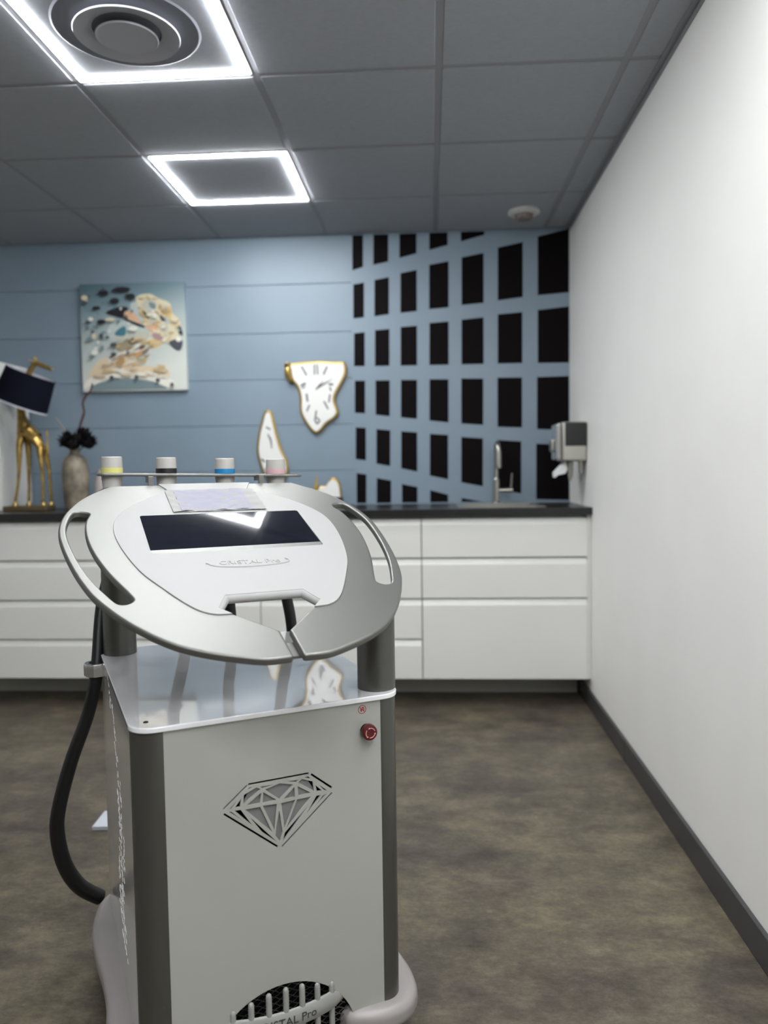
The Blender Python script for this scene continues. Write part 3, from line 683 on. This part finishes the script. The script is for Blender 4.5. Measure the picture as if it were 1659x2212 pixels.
BARS = [bar((.1508, .5798), (.1935, .6145), .0024), bar((.1962, .6157), (.3095, .6160), .0036), bar((.3142, .6136), (.3545, .5804), .0036), bar((.3545, .5706), (.2560, .4888), .0028), bar((.1510, .5706), (.2478, .4901), .0036)]
AC = (.2525, .0825); AR = .146
arch = []
zb_ = .078
a0 = math.asin((zb_-AC[1])/AR)
for k in range(33):
    t = a0+(PI-2*a0)*k/32
    arch.append((AC[0]+AR*math.cos(t), AC[1]+AR*math.sin(t)))
outer = [(.037, ZT-.0105), (.037, zb_)] + arch[::-1] + [(.4665, zb_), (.4665, ZT-.0105)]
TF = Matrix.Translation((0, .002, 0)) @ Matrix.Rotation(PI/2, 4, 'X')
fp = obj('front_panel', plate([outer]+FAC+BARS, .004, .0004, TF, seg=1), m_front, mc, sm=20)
bm = NB(); slab(bm, [(u, .0066, z) for u, z in ((.183, .5765), (.2025, .6105), (.303, .6110), (.3235, .5775), (.2515, .500))], Vector((0, .002, 0)))
obj('diamond_emblem', bm, m_grey, mc)['label'] = 'grey backing of the cut-out diamond emblem'
# side, back and right panels
bm = NB(); box(bm, .0015, .006, .038, BD-.006, .078, ZT-.0105); sp_ = obj('side_panel', bm, m_side, mc)
bm = NB(); box(bm, BW-.006, BW-.0015, .038, BD-.04, .078, ZT-.0105); obj('side_panel', bm, m_side, mc)
bm = NB(); box(bm, .006, BW-.03, BD-.010, BD-.005, .078, ZT-.0105); obj('rear_panel', bm, m_white, mc)
# sparkle engraving down the left side panel
bm = NB()
ctl = crom([(.47, .70, 0), (.40, .665, 0), (.345, .63, 0), (.325, .585, 0), (.30, .54, 0), (.279, .496, 0), (.272, .45, 0), (.272, .40, 0), (.30, .34, 0), (.31, .30, 0), (.28, .26, 0), (.27, .22, 0)], 10)
for i, p in enumerate(ctl):
    n_ = 1 if i < 50 else 2
    for k in range(n_):
        v = p.x+random.uniform(-.055, .055)*(1 if i > 35 else .4); z = p.y+random.uniform(-.014, .014)
        h = random.uniform(.003, .009); w = random.uniform(.006, .02); s = random.uniform(-.004, .004)
        slab(bm, [(.0014, v-w/2, z), (.0014, v+w/2, z+s), (.0014, v+w*.2, z+h)], Vector((-.0004, 0, 0)))
o = obj('sparkle_engraving', bm, mat('engraving_white', (250, 250, 250), .25), mc, sm=0); o['kind'] = 'stuff'; o['label'] = 'white crystal shards engraved down the left side'
# corner pillars
for (cx, cy, r) in ((.039, .039, .039), (BW-.036, .037, .036), (BW-.036, BD-.037, .036)):
    bm = NB(); tube(bm, [(cx, cy, .075), (cx, cy, ZT-.0105)], r, 40); obj('corner_pillar', bm, m_pillar, mc)
# deck
def rrect(x0, x1, y0, y1, r, n=8):
    out = []
    for cx, cy, a in ((x1-r, y0+r, -PI/2), (x1-r, y1-r, 0), (x0+r, y1-r, PI/2), (x0+r, y0+r, PI)):
        for k in range(n+1):
            t = a+PI/2*k/n; out.append((cx+r*math.cos(t), cy+r*math.sin(t)))
    return out
obj('top_deck', plate([rrect(-.003, BW+.003, -.004, BD, .042)], .010, .0022, Matrix.Translation((0, 0, ZT))), m_deck, mc)
bm = NB(); lathe(bm, [(0, 0), (.0045, 0), (.0045, .001), (.0035, .0016), (0, .0012)], 16, c=(.027, .032, ZT)); obj('deck_screw', bm, m_darkmetal, mc)
# support posts
for (cx, cy, r) in ((.041, .598, .038), (.470, .051, .0375)):
    bm = NB(); seg = 40
    a = [bm.verts.new((cx+r*math.cos(2*PI*k/seg), cy+r*math.sin(2*PI*k/seg), ZT+.0002)) for k in range(seg)]
    b = [bm.verts.new((q.co.x, q.co.y, con_z(q.co.x, q.co.y, -.0148))) for q in a]
    bm.faces.new(a[::-1]); bm.faces.new(b)
    for k in range(seg): bm.faces.new((a[k], a[(k+1) % seg], b[(k+1) % seg], b[k]))
    obj('support_post', bm, m_pillar, mc)
# console ring
def ysc(P): return [(x, y*(.89 if y > 0 else .944)) for x, y in P]
half = [(.020, -.512), (.055, -.511), (.098, -.494), (.14, -.472), (.178, -.444), (.207, -.412), (.232, -.376), (.252, -.343), (.276, -.294), (.298, -.238), (.317, -.162), (.331, -.08), (.340, -.005), (.343, .06), (.337, .125), (.321, .19), (.294, .255), (.258, .31), (.222, .352)]
hs = [(p.x, p.y) for p in crom([(x, y, 0) for x, y in ysc(half)], 5)]
notchR = [(.0915, -.329), (.073, -.352), (.010, -.424), (.0085, -.4255), (.0085, -.508), (.012, -.5115)]
notchR = ysc(notchR)
top_cut = ysc([(-.071, -.284), (.071, -.284)])
ring = hs + [(-x, y) for x, y in hs[::-1]] + [(-x, y) for x, y in notchR[::-1]] + top_cut + notchR
slotp = [(.279, .162), (.289, .176), (.305, .178), (.316, .155), (.3255, .10), (.328, .05), (.3225, -.022), (.311, -.10), (.294, -.178), (.272, -.245), (.2585, -.278), (.246, -.284), (.236, -.278), (.2315, -.265), (.240, -.232), (.262, -.160), (.279, -.085), (.2895, -.012), (.2925, .06), (.2885, .118)]
sl = [(p.x, p.y) for p in crom([(x, y, 0) for x, y in ysc(slotp)], 4, True)]
slots = [sl, [(-x, y) for x, y in sl]]
frm = obj('console_frame', plate([ring]+slots, .0145, .0042, K, seg=4), m_silver, mc, sm=50)
# white centre panel with a window for the display
ph = [(.1, -.352), (.118, -.342), (.135, -.322), (.155, -.285), (.18, -.228), (.205, -.165), (.222, -.095), (.234, -.02), (.238, .05), (.231, .11), (.208, .17), (.174, .225), (.136, .264), (.094, .300)]
p2 = [(p.x, p.y) for p in crom([(x, y, 0) for x, y in ysc(ph)], 4)]
rear = [(.112, .3147)]
pan = [(.075, -.3337)] + p2 + rear + [(-x, y) for x, y in rear] + [(-x, y) for x, y in p2[::-1]] + [(-.075, -.3337), (-.0935, -.310), (-.073, -.2662), (.073, -.2662), (.0935, -.310)]
scr = rrect(-.1775, .1785, -.0775, .119, .006, 4)
T3 = K @ Matrix.Translation((0, 0, .0022))
obj('console_panel', plate([pan, scr], .0026, .0010, T3, seg=2), m_white, mc, sm=50)
obj('display_screen', plate([rrect(-.180, .181, -.0795, .1210, .004, 4)], .0012, .0003, K @ Matrix.Translation((0, .02, .0008)) @ Matrix.Rotation(R_(.6), 4, 'X') @ Matrix.Translation((0, -.02, 0))), m_screen, mc)
# rolled lip under the front cut-out and link bridge under the notch
bm = NB()
for seg_ in (((-.096, -.310), (-.073, -.2655)), ((-.073, -.2655), (.073, -.2655)), ((.073, -.2655), (.096, -.310))):
    tube(bm, [K @ Vector((*seg_[0], -.0075)), K @ Vector((*seg_[1], -.0075))], .0088, 14)
obj('cutout_lip', bm, m_white, mc)
bm = NB(); box(bm, -.03, .03, -.462, -.42, -.021, -.0147, bev=.001, T=K); obj('link_bridge', bm, m_under, mc)
bm = NB(); box(bm, -.15, .15, -.2, .2, -.03, -.0147, bev=.004, T=K); obj('display_housing', bm, m_under, mc)
# embossed badge
TB = K @ Matrix.Translation((.004, -.139, .0024)) @ Matrix.Rotation(R_(-2), 4, 'Z')
obj('badge_lettering', text_mesh('CRISTAL Pro', .0225, .0016, TB), m_white, mc, sm=0)
bm = NB()
arc = crom([(-.080, -.131, 0), (-.074, -.144, 0), (-.05, -.154, 0), (.0, -.159, 0), (.05, -.156, 0), (.078, -.149, 0), (.083, -.139, 0), (.078, -.131, 0)], 5)
tube(bm, [K @ Vector((p.x, p.y, .0022)) for p in arc], .0018, 8)
for x in (-.080, .081): lathe(bm, [(0, .0022), (.0035, .0022), (.003, .004), (0, .0045)], 12, c=(x, -.135, 0), T=K)
obj('badge_outline', bm, m_white, mc)
# emblems on the front: stop button and pictogram
EB = Matrix.Translation((.4255, .002, .6805)) @ Matrix.Rotation(PI/2, 4, 'X')
eb = obj('emergency_button', (lambda b: (lathe(b, [(.009, 0), (.009, .007), (.0135, .0085), (.0150, .011), (.0150, .018), (.0142, .0215), (.012, .0225), (.0085, .0220), (0, .0215)], 40, T=EB), b)[1])(NB()), m_red, mc, sm=50)
eb['label'] = 'red mushroom stop button'
bm = NB()
for k in range(3):
    a0_ = 2*PI*k/3+.35
    pts = [EB @ Vector((.0092*math.cos(a0_+t), .0092*math.sin(a0_+t), .0226)) for t in [1.55*i/8 for i in range(9)]]
    tube(bm, pts, .0007, 6)
    e_ = a0_+1.6; slab(bm, [EB @ Vector((.0075*math.cos(e_-.15), .0075*math.sin(e_-.15), .0224)), EB @ Vector((.0112*math.cos(e_-.15), .0112*math.sin(e_-.15), .0224)), EB @ Vector((.0092*math.cos(e_+.15), .0092*math.sin(e_+.15), .0224))], Vector((0, -.0006, 0)))
obj('rotation_arrows', bm, m_pink, eb)
bm = NB(); lathe(bm, [(0, 0), (.0115, 0), (.0115, .002), (0, .002)], 32, T=EB); obj('button_collar', bm, m_darkmetal, eb)
bm = NB(); PCx, PCz = .4183, .7205
def ln(x0, z0, x1, z1, w=.0011):
    d = Vector((x1-x0, 0, z1-z0)).normalized(); n = Vector((-d.z, 0, d.x))*w/2
    a = Vector((PCx+x0, .0021, PCz+z0)); b = Vector((PCx+x1, .0021, PCz+z1)); slab(bm, [a-n, b-n, b+n, a+n], Vector((0, -.0004, 0)))
for k in range(24):
    a, b = 2*PI*k/24, 2*PI*(k+1)/24; ln(.0078*math.cos(a), .0078*math.sin(a), .0078*math.cos(b), .0078*math.sin(b))
ln(-.0052, .0052, .0052, -.0052); ln(-.0035, .003, -.002, -.0045); ln(.001, .0045, .001, .0015, .003); ln(.0035, .004, .0035, -.004, .0014); ln(-.0035, -.001, .003, -.0005, .0014); ln(-.001, .002, -.001, -.004, .0014)
po = obj('warning_pictogram', bm, m_red2, mc, sm=0); po['label'] = 'small red round pictogram above the button'
# front grille
gr = obj('front_grille', (lambda b: (box(b, AC[0]-.15, AC[0]+.15, .022, .026, .078, .235), b)[1])(NB()), m_blk, mc)
gr['label'] = 'arched grille opening'
bm = NB()
st = .0125
for s in (-1, 1):
    for k in range(-40, 41):
        # strands of the expanded mesh, clipped to the arch
        prev = None
        for i in range(0, 61):
            x = -.146+.292*i/60; z = zb_-AC[1]+(x*s*.55+k*st)+.001*math.sin(i*2.1)
            ok = x*x+z*z < .1435**2 and z > zb_-AC[1]
            if ok and prev is not None:
                a = Vector((AC[0]+prev[0], .018+.001*s, AC[1]+prev[1])); b = Vector((AC[0]+x, .018+.001*s, AC[1]+z))
                slab(bm, [a, b, b+Vector((0, 0, .0014)), a+Vector((0, 0, .0014))], Vector((0, -.0008, 0)))
            prev = (x, z) if ok else None
obj('wire_mesh', bm, m_wire, gr, sm=0)
def ban_v(u): return -.020+.035*((u-AC[0])/.14)**2
for k in range(-3, 4):
    u = AC[0]+.0315*k+.0
    zt_ = AC[1]+math.sqrt(max(AR**2-(u-AC[0])**2, 0))
    zt_ = min(zt_+(.003 if abs(k) < 3 else .012), .236)
    v0 = ban_v(u)+.007
    bm = NB(); tube(bm, [(u, v0+.003, .08), (u, v0, .10), (u, v0, zt_-.006), (u, v0+.001, zt_-.002), (u, v0+.002, zt_)], [.005, .0056, .0056, .0045, .002], 14)
    obj('grille_fin', bm, m_plastic, gr, sm=60)
bm = NB(); L = 40; top = []; rings = []
for i in range(L+1):
    t = i/L; u = .112+.272*t; s = u-AC[0]
    zc_ = .1715-.10*s*s*4*.0; hw = .0165*min(1, ((1-t)*7)**.6 if t > .85 else 1)*min(1, (t*7)**.6 if t < .15 else 1)+.0012
    v = ban_v(u); rings.append([bm.verts.new(p) for p in ((u, v+.006, zc_-hw), (u, v+.001, zc_-hw*.86), (u, v-.001, zc_), (u, v+.001, zc_+hw*.86), (u, v+.006, zc_+hw))])
for a, b in zip(rings, rings[1:]):
    for k in range(4): bm.faces.new((a[k], a[k+1], b[k+1], b[k]))
    bm.faces.new((a[4], a[0], b[0], b[4]))
bn = obj('name_banner', bm, m_plastic, gr, sm=60)
tm = text_mesh('CRISTAL Pro', .0215, .0008, Matrix.Identity(4))
for v in tm.vertices:
    x, y, z = v.co; u = AC[0]-.001+x; v.co = (u, ban_v(u)-.0014-z*.5, .1715+y)
obj('banner_lettering', tm, m_dark, bn if False else gr, sm=0)
# bumper base
bp_ = [(.378, .0), (.400, -.014), (.445, -.026), (.495, -.021), (.532, .010), (.550, .062), (.556, .13), (.552, .3), (.545, .45), (.525, .58), (.47, .675), (.25, .70), (.06, .695), (.01, .672), (-.024, .63), (-.043, .56), (-.050, .493), (-.048, .418), (-.041, .328), (-.040, .25), (-.046, .178), (-.05, .1), (-.046, .03), (-.02, -.015), (.03, -.028), (.09, -.02), (.125, .0), (.15, .03), (.35, .03)]
obj('base_bumper', plate([[(p.x, p.y) for p in crom([(a, b, 0) for a, b in bp_], 5, True)]], .048, .019, Matrix.Translation((0, 0, .135)), seg=5), m_bump, mc, sm=60)
bm = NB(); box(bm, .03, .47, .05, .62, .066, .088, bev=.004); obj('underframe', bm, m_darkmetal, mc)
for (cx, cy) in ((.07, .1), (.43, .1), (.07, .56), (.43, .56)):
    bm = NB(); T = Matrix.Translation((cx, cy+.01, .03)) @ Matrix.Rotation(PI/2, 4, 'Y')
    lathe(bm, [(0, -.012), (.024, -.012), (.03, -.008), (.03, .008), (.024, .012), (0, .012)], 28, T=T)
    cs = obj('caster', bm, m_rubber, mc)
    bm = NB(); box(bm, cx-.018, cx-.013, cy-.012, cy+.022, .022, .064); box(bm, cx+.013, cx+.018, cy-.012, cy+.022, .022, .064); box(bm, cx-.018, cx+.018, cy-.012, cy+.022, .06, .066); obj('caster_fork', bm, m_chrome, cs)
# hose clamp
bm = NB(); CC = (-.013, .60, .713)
lathe(bm, [(.0185, -.015), (.0275, -.015), (.0290, -.012), (.0290, .012), (.0275, .015), (.0185, .015), (.0185, -.015)], 10, c=CC)
box(bm, CC[0]+.018, .006, CC[1]-.008, CC[1]+.008, CC[2]-.010, CC[2]+.010, bev=.001)
obj('hose_clamp', bm, m_chrome, mc, sm=30)['label'] = 'chrome hose clamp'
# handpiece rack
rk = Matrix.Translation((.2645, .672, 1.170)) @ Matrix.Rotation(R_(1.2), 4, 'Y')
us = [.042, .172, .320, .456]
holes = [[(us[i]-.2645+.0262*math.cos(2*PI*k/28), .0262*math.sin(2*PI*k/28)) for k in range(28)] for i in range(4)]
obj('handpiece_rack', plate([rrect(-.258, .258, -.036, .036, .02)]+holes, .0075, .003, rk), m_under, mc)
for u in (.125, .399):
    bm = NB(); box(bm, u-.006, u+.006, .606, .617, 1.120, 1.150, bev=.001); box(bm, u-.006, u+.006, .606, .66, 1.150, 1.1655, bev=.001); obj('rack_bracket', bm, m_under, mc)

# handpieces with hoses: each hangs in the rack, so each is a thing of its own
bands = [((205, 200, 120), 'yellow', [(.042, .672, 1.10), (.040, .69, 1.0), (.030, .70, .926), (.006, .66, .839), (-.0125, .602, .712), (-.034, .602, .612), (-.077, .61, .494), (-.106, .62, .387), (-.112, .63, .32), (-.099, .64, .238), (-.067, .655, .168), (-.02, .675, .118)], 'pale yellow banded handpiece at the left end of the rack, its hose looping left'),
         ((22, 22, 26), 'black', [(.172, .672, 1.10), (.174, .69, 1.0), (.180, .70, .92), (.205, .69, .80), (.21, .69, .70), (.21, .68, .56), (.21, .645, .50)], 'grey handpiece with black band in the rack'),
         ((20, 120, 175), 'blue', [(.320, .672, 1.10), (.320, .69, 1.0), (.321, .70, .90), (.329, .695, .822), (.333, .69, .72), (.333, .68, .56), (.333, .645, .50)], 'grey handpiece with bright blue band in the rack'),
         ((200, 160, 165), 'pink', [(.456, .672, 1.10), (.457, .69, 1.0), (.468, .70, .92), (.485, .695, .834), (.497, .69, .751), (.50, .68, .62), (.47, .66, .54), (.44, .645, .50)], 'grey handpiece with pale pink band at the right end of the rack')]
m_hoser = m_hose
for (c, nm, path, lab), u in zip(bands, us):
    zoff = -(u-.2645)*math.tan(R_(1.2))
    w = MW @ Vector((u, .672, 1.170+zoff))
    t = thing('handpiece', lab, 'handpiece', w, TH, 'handpieces in the rack on the machine')
    bm = NB(); lathe(bm, [(0, .040), (.0225, .040), (.0245, .038), (.0255, .012)], 36); obj('handpiece_cap', bm, m_caps, t, sm=50)
    bm = NB(); lathe(bm, [(.0255, .013), (.0258, .0125), (.0258, .0005), (.0255, 0)], 36); obj('colour_band', bm, mat(nm+'_band', c, .4), t, sm=50)
    bm = NB(); lathe(bm, [(.0254, .0005), (.0250, -.01), (.0225, -.034), (.0205, -.06), (.0165, -.075), (0, -.078)], 36); obj('handpiece_body', bm, m_caps, t, sm=50)
    # ribbed hose
    pts = crom([Vector(p) for p in path], 14)
    rr = .0150; n = len(pts)
    rad = [rr*(1 if nm != 'yellow' or i/n < .45 else 1+.22*min(1, (i/n-.45)/.4)) for i in range(n)]
    bm = NB(); tube(bm, pts, rad, 24)
    if nm == 'yellow':
        # lengthwise ribs
        for v in bm.verts: pass
    obj('hose', bm, m_hose, mc, sm=70)
# ------------------------------------------------------------ sheet in a clear sleeve on the console
T4 = KW @ Matrix.Translation((0, 0, .0024))
bm = NB(); nx, ny = 34, 24
def wr(x, y): return .0008*math.sin(160*y+6*math.sin(5*x))+.0006*math.sin(310*y+9*math.sin(14*x))+.0004*math.sin(23*x+90*y)
sv = thing('instruction_sheet', 'crumpled paper sheet in a clear sleeve above the display', 'sheet', T4 @ Vector((0, .200, 0)))
sv.rotation_euler = KW.to_euler()
def grid_sheet(x0, x1, y0, y1, h, m, name):
    bm = NB(); g_ = [[bm.verts.new((x0+(x1-x0)*i/nx, y0+(y1-y0)*j/ny, h+.0022+.8*wr(i/nx, j/ny*.15))) for i in range(nx+1)] for j in range(ny+1)]
    for j in range(ny):
        for i in range(nx): bm.faces.new((g_[j][i], g_[j][i+1], g_[j+1][i+1], g_[j+1][i]))
    b0 = [v for v in bm.verts]
    r = bmesh.ops.extrude_face_region(bm, geom=list(bm.faces)); 
    for v in r['geom']:
        if isinstance(v, bmesh.types.BMVert): v.co.z -= .0003
    return obj(name, bm, m, sv, sm=60)
grid_sheet(-.104, .108, -.071, .066, 0, m_sleeve, 'clear_sleeve')
grid_sheet(-.085, .078, -.066, .060, .0006, m_paper, 'paper')

# ------------------------------------------------------------ card on the floor
bm = NB(); slab(bm, [(0, 0, .004), (.20, .0, .004), (.20, .12, .004), (.0, .12, .004)], Vector((0, 0, .012)))
cd_ = obj('floor_card', bm, [m_card], loc=(-1.896, -1.93, -.003), rotz=R_(4)); tag(cd_, 'white flat panel lying on the floor behind the machine', 'card')
